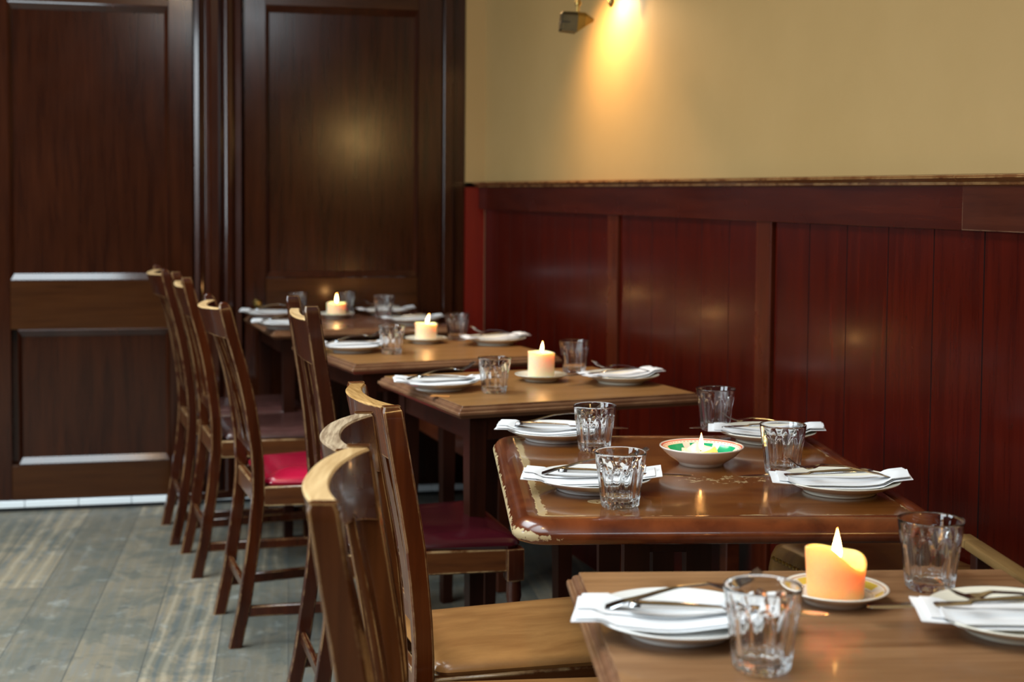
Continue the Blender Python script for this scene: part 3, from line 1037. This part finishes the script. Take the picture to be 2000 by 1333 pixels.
def chair(label, x, y, rz, H, style, pad, frame, group='dining chairs', bw=.335, fw=.44, d=.42, seat_z=.47, slats=3, turned=False, crest_mat=None, lean=1., bulge=.038):
    LEAN[0] = lean
    t = thing('dining_chair', label, 'chair', (x, y, 0), rz, group)
    hw = bw / 2
    rt = style == 'round'
    for s in (-1, 1):
        obj('back_post', back_post(s * hw, H, rt), frame, t)
    pw = hw - .012
    if style == 'flush':
        body, top = crest(H, pw, bulge, H - .0015, .092, .030, True, .022)
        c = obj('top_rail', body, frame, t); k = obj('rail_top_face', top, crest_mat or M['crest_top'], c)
        k['label'] = 'pale worn upper face of the top rail'
        ztop = H - .085
        bul = bulge
    elif style == 'round':
        body, top = crest(H, pw, .038, H - .018, .085, .026, False, .012)
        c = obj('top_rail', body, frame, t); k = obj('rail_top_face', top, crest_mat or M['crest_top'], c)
        k['label'] = 'pale worn upper face of the top rail'
        ztop = H - .095
        bul = .038
    else:
        body, top = crest(H, pw, .012, H - .030, .105, .024, False, .008)
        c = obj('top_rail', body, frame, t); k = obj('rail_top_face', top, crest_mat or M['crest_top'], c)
        ztop = H - .125
        bul = .012
    zl = seat_z + .075
    b_ = bar((post_x(zl, H), -pw, zl), (post_x(zl, H), pw, zl), .018, .04)
    obj('lower_rail', b_, frame, t)
    sw = .040 if slats == 3 else .055
    for i in range(slats):
        yc = (i - (slats - 1) / 2) * (bw - .03) / (slats + .1)
        obj('slat', slat(yc - sw / 2, yc + sw / 2, zl + .0, ztop + .012, H, bul, pw), frame, t)
    # seat frame
    zr = seat_z - .028
    yf = fw / 2 - .016
    fr = B()
    def into(b2):
        me = bpy.data.meshes.new('tmp'); b2.to_mesh(me); fr.from_mesh(me); b2.free(); bpy.data.meshes.remove(me)
    rh = .055
    for s in (-1, 1):
        into(bar((.012, s * hw, zr - rh / 2), (d - .035, s * yf, zr - rh / 2), .022, rh))
    into(bar((.0, -hw + .01, zr - rh / 2), (.0, hw - .01, zr - rh / 2), .020, rh))
    into(bar((d - .018, -yf + .016, zr - rh / 2), (d - .018, yf - .016, zr - rh / 2), .022, rh))
    sf = obj('seat_frame', fr, M['seat_rail'], t)
    obj('seat', seat_pad(bw + .012, fw, d - .004, zr - .0005, seat_z - .004, .010 if style == 'flush' else .014), pad, t)
    # front legs
    for s in (-1, 1):
        lx, ly = d - .020, s * yf
        bm = B()
        if turned:
            box(bm, (lx - .02, ly - .02, zr - .075), (lx + .02, ly + .02, zr - .001), .003)
            lathe(bm, [(.012, 0), (.016, .02), (.018, .10), (.016, .18), (.020, .24), (.013, .262), (.021, .285), (.013, .305), (.018, .33), (.016, zr - .074)], 20, (lx, ly, 0))
        else:
            a, c_ = .018, .013
            rings(bm, [[(lx + i * c_, ly + j * c_, 0) for i, j in ((-1, -1), (1, -1), (1, 1), (-1, 1))],
                       [(lx + i * a, ly + j * a, zr - .001) for i, j in ((-1, -1), (1, -1), (1, 1), (-1, 1))]])
            bmesh.ops.bevel(bm, geom=bm.edges[:], offset=.002, segments=1, affect='EDGES')
        obj('front_leg', bm, frame, t)
    # stretchers
    zs = .098
    for s in (-1, 1):
        obj('stretcher', bar((post_x(zs, H) + .01, s * hw, zs), (d - .025, s * yf, zs), .016, .030), frame, t)
    zc = .16
    obj('stretcher', bar((post_x(zc, H), -hw + .01, zc), (post_x(zc, H), hw - .01, zc), .014, .028), frame, t)
    return t

CF, CD, CR = M['chair_front'], M['chair_dark'], M['chair']
CE = wood('lit_reddish_chair_wood', (.042, .0078, .0019), (.125, .0270, .0055), .24, 'z', .8, coat=.3, coat_rough=.07, edge=(.48, .29, .12), edge_r=.0035, edge_amt=.85)  # lighter copy of the reddish chair wood, light on this chair painted in
g = 'dining chairs along the left side of the tables'
chair('brown dining chair nearest the viewer, with a broad pale curved top rail', .400, 1.592, R(-19), .928, 'flush', M['brown_leather'], CF, g, bulge=.026, bw=.335, lean=.6, fw=.40)
chair('brown dining chair second from the viewer, its curved top rail mottled grey', .515, 2.035, R(-17), .900, 'flush', M['brown_leather'], CF, g, bulge=.036, bw=.335, lean=.6, fw=.40,
      crest_mat=wood('mottled_grey_worn_wood', (.20, .13, .075), (.44, .33, .21), .45, 'y', 3, contrast=(.42, .58)))
chair('brown dining chair with tan leather seat, third from the viewer, its red-brown side post sharp', .629, 2.412, R(-2), .900, 'flush', M['brown_leather'], CE, g, bulge=.026, bw=.305, fw=.35, lean=.6,
      crest_mat=wood('golden_worn_wood', (.26, .13, .035), (.46, .26, .09), .36, 'y', 2, contrast=(.42, .58)))
chair('tall dark dining chair with square post tops and a glossy maroon seat', .665, 3.265, R(-3), .998, 'square', M['maroon_leather'], M['chair_dark'], g, bw=.325, fw=.42, slats=2, turned=True, lean=.62)
chair('dining chair with rounded post tops and a crimson seat', .604, 4.055, R(0), .950, 'round', M['red_vinyl'], CR, g, bw=.33, fw=.46)
chair('dining chair left of the crimson-seated one, its dark seat glaring white', .586, 4.805, R(0), .972, 'square', M['dark_leather'], CR, g, bw=.33, fw=.42, slats=2)
chair('dining chair farthest left, closest to the panelled door, with a small rolled top rail', .561, 5.262, R(0), .975, 'round', M['dark_leather'], CD, g, bw=.32, fw=.40)

# ------------------------------------------------------------------ tableware prototypes (mesh data shared by the copies)
def make_tumbler_mesh():
    n, nf = 120, 10
    H = .090
    def r_out(z):
        s = z / H
        return .0300 + .0120 * (s ** .85) - .0016 * math.sin(PI * s) * .6
    bm = B()
    loops = []
    zs = [.0006, .0, .0, .0022, .005] + [.0075 + k * .0020 for k in range(0, 36)] + [.0800, .083, .086, .0885, .0897]
    def ring(z, r, fl):
        pts = []
        for k in range(n):
            a = 2 * PI * k / n
            u = (a * nf / (2 * PI)) % 1 - .5            # -.5 .. .5 within a flute
            zarch = .0735 - .030 * (abs(u) * 2) ** 2.2  # round head of each flute
            e = max(0, min(1, (zarch - z) / .0022))
            e = e * e * (3 - 2 * e)
            dip = .0030 * (1 - (abs(u) * 2) ** 2)
            ridge = .0006
            rr = r + fl * e * (ridge - dip - .0006)
            if z < .0075:                                # knuckled foot
                rr = r - .0012 * (1 - abs(math.cos(a * nf))) * fl
            pts.append((rr * math.cos(a), rr * math.sin(a), z))
        return pts
    # underside: shallow punt
    loops.append(ring(.0035, .004, 0)); loops.append(ring(.0032, .016, 0)); loops.append(ring(.0018, .0235, 0)); loops.append(ring(.0002, .0262, 0))
    loops.append(ring(.0008, .0282, 1)); loops.append(ring(.0028, .0296, 1))
    for z in [.005] + [.0075 + k * .0020 for k in range(0, 36)] + [.0800, .083, .086, .0875]:
        loops.append(ring(z, r_out(z), 1))
    for k in range(0, 9):
        an = PI * k / 8
        loops.append(ring(.0888 + .0012 * math.sin(an), r_out(.0888) - .0012 + .0012 * math.cos(an), 0))
    for z in (.0875, .086, .083, .080, .070, .060, .050, .040, .030, .022, .0165, .0135, .0120):
        t_ = 1 - max(0, (.0165 - z) / .0045) ** 2 * .35
        loops.append(ring(z, (r_out(z) - .0026 - .0024 * (1 - z / H)) * t_, 0))
    loops.append(ring(.0113, .010, 0)); loops.append(ring(.0111, .002, 0))
    rings(bm, loops)
    bmesh.ops.recalc_face_normals(bm, faces=bm.faces)
    me = bpy.data.meshes.new('tumbler')
    bm.to_mesh(me); bm.free()
    me.materials.append(M['glass'])
    me.shade_smooth()
    return me
def lathe_mesh(name, prof, m, n=72):
    bm = B()
    lathe(bm, prof, n)
    bmesh.ops.recalc_face_normals(bm, faces=bm.faces)
    me = bpy.data.meshes.new(name)
    bm.to_mesh(me); bm.free()
    me.materials.append(m)
    me.shade_smooth()
    return me
ME = {}
ME['tumbler'] = make_tumbler_mesh()
def sp(P, n=5):
    return smooth_path(P, n)
# side plate, 20 cm
PLATE = sp([(.001, .0050), (.030, .0050), (.058, .0052), (.066, .0075), (.074, .0115), (.088, .0165), (.0985, .0205)]) + [(.1000, .0215), (.1008, .0228), (.1000, .0236), (.0985, .0232)] + \
        sp([(.0960, .0222), (.086, .0195), (.074, .0150), (.066, .0110), (.058, .0090), (.030, .0085), (.001, .0085)])
foot = [(.001, .0022), (.054, .0022), (.0555, .0002), (.0600, .0002), (.0615, .0022), (.0625, .0055)]
prof = foot + sp([(.066, .0062), (.076, .0100), (.088, .0152), (.0985, .0205)]) + [(.1000, .0215), (.1008, .0228), (.1000, .0236), (.0985, .0232)] + \
       sp([(.0960, .0222), (.086, .0195), (.074, .0150), (.066, .0110), (.058, .0090), (.030, .0085), (.001, .0085)])
ME['plate'] = lathe_mesh('side_plate', prof, M['china'])
ME['plate_cream'] = lathe_mesh('side_plate_cream', prof, M['china_cream'])
s_ = .66
sprof = [(.001, .0028), (.034, .0028), (.035, .0002), (.039, .0002), (.0405, .004)] + sp([(.046, .0075), (.056, .0125), (.0630, .0165)]) + [(.0648, .0178), (.0642, .0192), (.0625, .0190)] + sp([(.058, .0165), (.048, .0110), (.038, .0075), (.020, .0065), (.001, .0065)])
ME['saucer'] = lathe_mesh('saucer', [(r * 1.09, z) for r, z in sprof], M['china_cream'])
ME['saucer_yellow'] = lathe_mesh('saucer_yellow', sprof, M['saucer_yellow'])
dprof = [(.001, .003), (.036, .003), (.037, .0002), (.041, .0002), (.0425, .0045)] + sp([(.050, .0090), (.062, .0175), (.0735, .0285)]) + [(.0765, .0318), (.0780, .0335), (.0775, .0352), (.0755, .0350)] + sp([(.069, .0300), (.060, .0215), (.048, .0125), (.036, .0085), (.018, .0070), (.001, .0070)])
ME['dish'] = lathe_mesh('dish', dprof, M['dish_green'])

def place(name, me, label, cat, x, y, z, rz=0., group=None):
    o = bpy.data.objects.new(name, me)
    C.objects.link(o)
    o.location = (x, y, z)
    o.rotation_euler = (0, 0, rz)
    return tag(o, label, cat, group)

def make_napkin_mesh(seed, L=.240, Wd=.096):
    """folded paper napkin lying across a plate; origin on the table under the plate centre"""
    rnd = random.Random(seed)
    bm = B()
    ph = rnd.uniform(0, 6)
    def sheet(w0, w1, dz, l0, l1, skew):
        nu, nv = 28, 6
        top, bot = [], []
        for i in range(nu + 1):
            u = l0 + (l1 - l0) * i / nu
            for j in range(nv + 1):
                v = w0 + (w1 - w0) * j / nv
                r = math.hypot(u, v)
                z = .0092 + max(0, min(1, (r - .060) / .038)) ** 1.3 * .0160
                z = max(z, .0175 - .004 * math.cos(u * 22)) if abs(v) < .05 else z
                z += dz + .0012 * math.sin(u * 45 + ph) + .0010 * math.sin(v * 70 + ph * 2)
                if r > .100:
                    z += (r - .10) * .06
                top.append((u + skew * v, v, z + .0011)); bot.append((u + skew * v, v, z))
        tv = [bm.verts.new(p) for p in top]; bv = [bm.verts.new(p) for p in bot]
        def id_(i, j): return i * (nv + 1) + j
        for i in range(nu):
            for j in range(nv):
                bm.faces.new((tv[id_(i, j)], tv[id_(i + 1, j)], tv[id_(i + 1, j + 1)], tv[id_(i, j + 1)]))
                bm.faces.new((bv[id_(i, j)], bv[id_(i, j + 1)], bv[id_(i + 1, j + 1)], bv[id_(i + 1, j)]))
        edge = [id_(i, 0) for i in range(nu + 1)] + [id_(nu, j) for j in range(1, nv + 1)] + [id_(i, nv) for i in range(nu - 1, -1, -1)] + [id_(0, j) for j in range(nv - 1, 0, -1)]
        for a, b_ in zip(edge, edge[1:] + edge[:1]):
            bm.faces.new((tv[a], bv[a], bv[b_], tv[b_]))
    sheet(-Wd / 2, Wd / 2, .0, -L / 2, L / 2, .22)
    sheet(-Wd / 2 + .003, Wd / 2 - .012, .0024, -L / 2 + .004, L / 2 - .012, .22)
    sheet(-.010, Wd / 2 - .004, .0048, -L / 2 + .002, L / 2 - .03, .30)
    bmesh.ops.recalc_face_normals(bm, faces=bm.faces)
    me = bpy.data.meshes.new('napkin')
    bm.to_mesh(me); bm.free()
    me.materials.append(M['napkin'])
    me.shade_smooth()
    me.set_sharp_from_angle(angle=R(50))
    return me
ME['napkins'] = [make_napkin_mesh(k) for k in range(4)]

def make_fork_mesh():
    """fork along +x (tines at +x), tines up; origin at the middle, z=0 lowest contact"""
    bm = B()
    def strip(st, th=.0016):
        loops = []
        for (x, y, z, w) in st:
            loops.append([(x, y - w / 2, z), (x, y + w / 2, z), (x, y + w / 2 * .9, z + th), (x, y - w / 2 * .9, z + th)])
        rings(bm, loops)
    def z_(x):
        P = [(-.10, .0010), (-.06, .0065), (.0, .0120), (.035, .0100), (.050, .0040), (.062, .0010), (.080, .0045), (.10, .0150)]
        for (a, za), (b_, zb) in zip(P, P[1:]):
            if x <= b_:
                t_ = (x - a) / (b_ - a); t_ = t_ * t_ * (3 - 2 * t_) * .5 + t_ * .5
                return za + (zb - za) * t_
        return P[-1][1]
    def w_(x):
        P = [(-.10, .010), (-.095, .017), (-.08, .0185), (-.04, .010), (0, .0065), (.03, .006), (.042, .009), (.050, .018), (.058, .0225), (.066, .0225)]
        for (a, za), (b_, zb) in zip(P, P[1:]):
            if x <= b_:
                return za + (zb - za) * (x - a) / (b_ - a)
        return P[-1][1]
    strip([(x, 0, z_(x), w_(x)) for x in [-.10 + .166 * k / 40 for k in range(41)]], .0020)
    for k in range(4):
        y = (k - 1.5) * .0061
        strip([(x, y, z_(x), .0038 - .0016 * (x - .066) / .034) for x in [.0655 + .0345 * q / 8 for q in range(9)]], .0018)
    bmesh.ops.recalc_face_normals(bm, faces=bm.faces)
    me = bpy.data.meshes.new('fork')
    bm.to_mesh(me); bm.free()
    me.materials.append(M['steel']); me.shade_smooth(); me.set_sharp_from_angle(angle=R(60))
    return me
def make_knife_mesh():
    bm = B()
    loops = []
    P = [(-.115, .004, .002), (-.112, .012, .006), (-.10, .017, .0075), (-.06, .015, .0070), (-.02, .011, .0055), (-.008, .010, .0050), (-.004, .016, .0022), (.02, .0185, .0018), (.07, .0195, .0016), (.095, .018, .0014), (.108, .013, .0012), (.115, .004, .001)]
    for x, w, th in P:
        z = .0
        loops.append([(x, -w / 2, z + th * .2), (x, -w / 4, z), (x, w / 4, z), (x, w / 2, z + th * .3), (x, w / 2, z + th * .7), (x, w / 4, z + th), (x, -w / 4, z + th), (x, -w / 2, z + th * .8)])
    rings(bm, loops)
    bmesh.ops.recalc_face_normals(bm, faces=bm.faces)
    me = bpy.data.meshes.new('knife')
    bm.to_mesh(me); bm.free()
    me.materials.append(M['steel']); me.shade_smooth(); me.set_sharp_from_angle(angle=R(60))
    return me
ME['fork'] = make_fork_mesh()
ME['knife'] = make_knife_mesh()

def setting(where, x, y, z, table_rz, side, k, cream=False, jit=0., knife=(.055, -.012), fork=(.003, .016)):
    """side=-1: left (chair side), +1: right (wall side); tines and blade point at the table's middle"""
    rz = table_rz + (0 if side < 0 else PI) + R(jit)
    place('side_plate', ME['plate_cream' if cream else 'plate'], 'white side plate ' + where, 'plate', x, y, z, rz, 'side plates')
    place('napkin', ME['napkins'][k % 4], 'folded white napkin on the plate ' + where, 'napkin', x, y, z + .0008, rz + R(2), 'napkins')
    ca, sa = math.cos(rz), math.sin(rz)
    def at(u, v):
        return x + ca * u - sa * v, y + sa * u + ca * v
    fx, fy = at(*fork)
    f = place('fork', ME['fork'], 'steel fork on the napkin ' + where, 'fork', fx, fy, z + .0345, 0, 'forks')
    f.rotation_euler = (0, R(-8), rz + R(5 if side < 0 else 4))
    kx_, ky_ = at(*knife)
    q = place('knife', ME['knife'], 'steel table knife on the napkin ' + where, 'knife', kx_, ky_, z + .0272, 0, 'knives')
    q.rotation_euler = (0, R(2.0), rz + R(-2))

def tumbler(where, x, y, z, rz=0.):
    return place('glass_tumbler', ME['tumbler'], 'clear fluted glass tumbler ' + where, 'glass', x, y, z, rz, 'fluted glass tumblers')

def flame(h, name='flame'):
    bm = B()
    pr = [(.0005, 0), (.35, .08), (.82, .22), (1.0, .36), (.86, .52), (.60, .68), (.34, .82), (.14, .93), (.02, 1.0)]
    pr = sp(pr, 4)
    w = h * .13
    lathe(bm, [(max(r, .001) * w, z * h) for r, z in pr], 20)
    return bm

def candle(label, x, y, z, r, h, m, fh, style='pillar', seed=0, power=.5, tilt=0.):
    rnd = random.Random(seed)
    c = thing('candle', label, 'candle', (x, y, z), rnd.uniform(0, 6))
    c.rotation_euler = (0, 0, 0)
    n = 64
    ph = [rnd.uniform(0, 6) for _ in range(6)]
    def top(a):
        if style == 'melted':
            return h + .010 * math.sin(a - 1.2) + .006 * math.sin(2 * a + .6) + .003 * math.sin(3 * a + ph[1])
        if style == 'stub':
            return h + .004 * math.sin(2 * a + ph[0]) + .003 * math.sin(3 * a + ph[1]) + .002 * math.sin(5 * a)
        return h + .0018 * math.sin(a + ph[0]) + .0012 * math.sin(3 * a + ph[1])
    def rad(a, s):
        k = 1.
        if style == 'stub':
            k += .10 * math.sin(2 * a + 1) + .06 * math.sin(3 * a + ph[2]) + .06 * abs(math.sin(4 * a))
        if style == 'melted':
            k += (.05 * math.sin(2 * a + ph[3]) + .04 * math.sin(3 * a + ph[4])) * s + .07 * max(0, math.cos(a - .1)) * s ** 3
        else:
            k += .012 * math.sin(2 * a + ph[2])
        return r * k
    loops = []
    def lp(s, rk, zo=0.):
        return [(rad(2 * PI * k / n, s) * rk * math.cos(2 * PI * k / n), rad(2 * PI * k / n, s) * rk * math.sin(2 * PI * k / n), top(2 * PI * k / n) * s + zo) for k in range(n)]
    loops.append(lp(.0, .97)); loops.append(lp(.03, 1.0))
    for s in (.2, .4, .6, .75, .88, .95):
        loops.append(lp(s, 1.0 + (.03 * s if style != 'pillar' else .0)))
    k2 = 1.03 if style != 'pillar' else 1.04
    loops.append(lp(.985, k2)); loops.append(lp(1.0, k2 * .965)); loops.append(lp(1.0, k2 * .91))
    def pool(rk, dz):
        base = h - dz
        return [(rad(2 * PI * k / n, 1) * rk * math.cos(2 * PI * k / n), rad(2 * PI * k / n, 1) * rk * math.sin(2 * PI * k / n), base) for k in range(n)]
    dz = {'pillar': .007, 'melted': .020, 'stub': .009}[style]
    loops.append(lp(1 - dz * .3 / h, .84)); loops.append(pool(.72, dz * .85)); loops.append(pool(.5, dz)); loops.append(pool(.2, dz)); loops.append(pool(.05, dz))
    bm = B(); rings(bm, loops)
    obj('wax_body', bm, m, c)
    bm = B()
    zb = h - dz
    tube(bm, [(0, 0, zb - .002), (.0006, 0, zb + .006), (.002, 0, zb + .011)], .0011, 8)
    obj('wick', bm, M['wick'], c)
    f = obj('flame', flame(fh), M['flame'], c)
    f.location = (.001, 0, zb + .0045)
    f.rotation_euler = (0, tilt, 0)
    light('candle_light', 'POINT', (x, y, z + zb + .006 + fh * .45), (1, .45, .14), power, shadow_soft_size=.009)
    return c

Z = .75
# nearest table
r1 = ROT1
setting('at the left of the nearest table', .705, 1.462, Z, r1, -1, 0)
setting('at the wall side of the nearest table', 1.080, 1.350, Z, r1, 1, 1, True)
tumbler('in the foreground before the left plate of the nearest table', .733, 1.318, Z, .2)
tumbler('on the nearest table right of the melted candle', 1.089, 1.529, Z, .5)
place('saucer', ME['saucer_yellow'], 'white saucer with yellow rim under the melted candle of the nearest table', 'saucer', .943, 1.515, Z)
candle('lit amber candle with a lopsided melted top on the nearest table', .943, 1.515, Z + .0068, .0345, .054, M['wax_amber'], .046, 'melted', 3, .075)
# round-cornered varnished table
setting('at the far left of the varnished table', 1.020, 2.700, Z, r1, -1, 2, False, 2, knife=(.032, -.012))
setting('at the near left of the varnished table', .908, 2.224, Z, r1, -1, 3, False, 3)
setting('at the far right of the varnished table', 1.425, 2.560, Z, r1, 1, 0, True, -1, knife=(.04, -.012))
setting('at the near right of the varnished table', 1.300, 2.082, Z, r1, 1, 1, True, 1)
tumbler('before the far left plate of the varnished table', 1.047, 2.556, Z, .3)
tumbler('before the near left plate of the varnished table', .898, 2.082, Z, .1)
tumbler('beside the far right plate of the varnished table, against the boards', 1.385, 2.708, Z, .4)
tumbler('beside the near right plate of the varnished table', 1.284, 2.247, Z, .6)
place('candle_dish', ME['dish'], 'shallow china dish with green painted rim holding a burnt-down candle', 'dish', 1.186, 2.372, Z)
candle('burnt-down candle stub in the green-rimmed dish', 1.184, 2.372, Z + .0072, .030, .022, M['wax'], .034, 'stub', 5, .13)
# third table
r3 = R(4.5)
setting('at the left of the third table', .998, 3.478, Z, r3, -1, 1, False, -6)
setting('at the right of the third table', 1.496, 3.470, Z, r3, 1, 2, True, 5)
tumbler('before the left plate of the third table', 1.110, 3.372, Z, .2)
tumbler('beside the right plate of the third table', 1.450, 3.695, Z, .3)
place('saucer', ME['saucer'], 'cream saucer under the tall candle of the third table', 'saucer', 1.303, 3.559, Z)
candle('tall lit ivory candle on the third table', 1.303, 3.559, Z + .0070, .035, .070, M['wax'], .032, 'pillar', 1, .14, R(4))
# fourth table
r4 = R(5.5)
setting('at the left of the fourth table', .972, 4.372, Z, r4, -1, 3, False, -4)
setting('at the right of the fourth table', 1.473, 4.465, Z, r4, 1, 0, True, 6)
tumbler('before the left plate of the fourth table', 1.072, 4.270, Z, .1)
tumbler('beside the right plate of the fourth table', 1.386, 4.615, Z, .5)
place('saucer', ME['saucer'], 'cream saucer under the candle of the fourth table', 'saucer', 1.262, 4.560, Z)
candle('lit ivory candle with a leaning flame on the fourth table', 1.262, 4.560, Z + .0070, .036, .058, M['wax'], .036, 'pillar', 2, .14, R(16))
# far table
Z5 = .758
setting('at the far left of the end table', .908, 5.545, Z5, 0, -1, 2, False, 0)
setting('at the near left of the end table', .885, 5.100, Z5, 0, -1, 0, False, 3)
setting('at the far right of the end table', 1.372, 5.560, Z5, 0, 1, 1, True, 4)
setting('at the near right of the end table', 1.372, 5.150, Z5, 0, 1, 3, True, 5)
tumbler('behind the tall square-topped chair post on the end table', 1.030, 5.630, Z5, .2)
tumbler('behind the candle of the end table', 1.222, 5.622, Z5, .4)
tumbler('before the far right plate of the end table', 1.318, 5.375, Z5, .3)
place('saucer', ME['saucer'], 'cream saucer under the candle of the end table', 'saucer', 1.152, 5.470, Z5)
candle('lit ivory candle on the end table before the panelled door', 1.152, 5.470, Z5 + .0070, .037, .052, M['wax'], .040, 'pillar', 4, .14)
# slips of orange-brown card under the left plates of two tables
for where, x, y, a in (('of the third table', .958, 3.352, R(-25)), ):
    bm = B(); box(bm, (-.018, -.010, 0), (.030, .010, .0012), .0003, 1)
    k = tag(obj('card_slip', bm, M['kraft'], None, False), 'small orange-brown card slip lying by the left plate ' + where, 'card')
    k.location = (x, y, Z + .0002); k.rotation_euler = (0, 0, a)
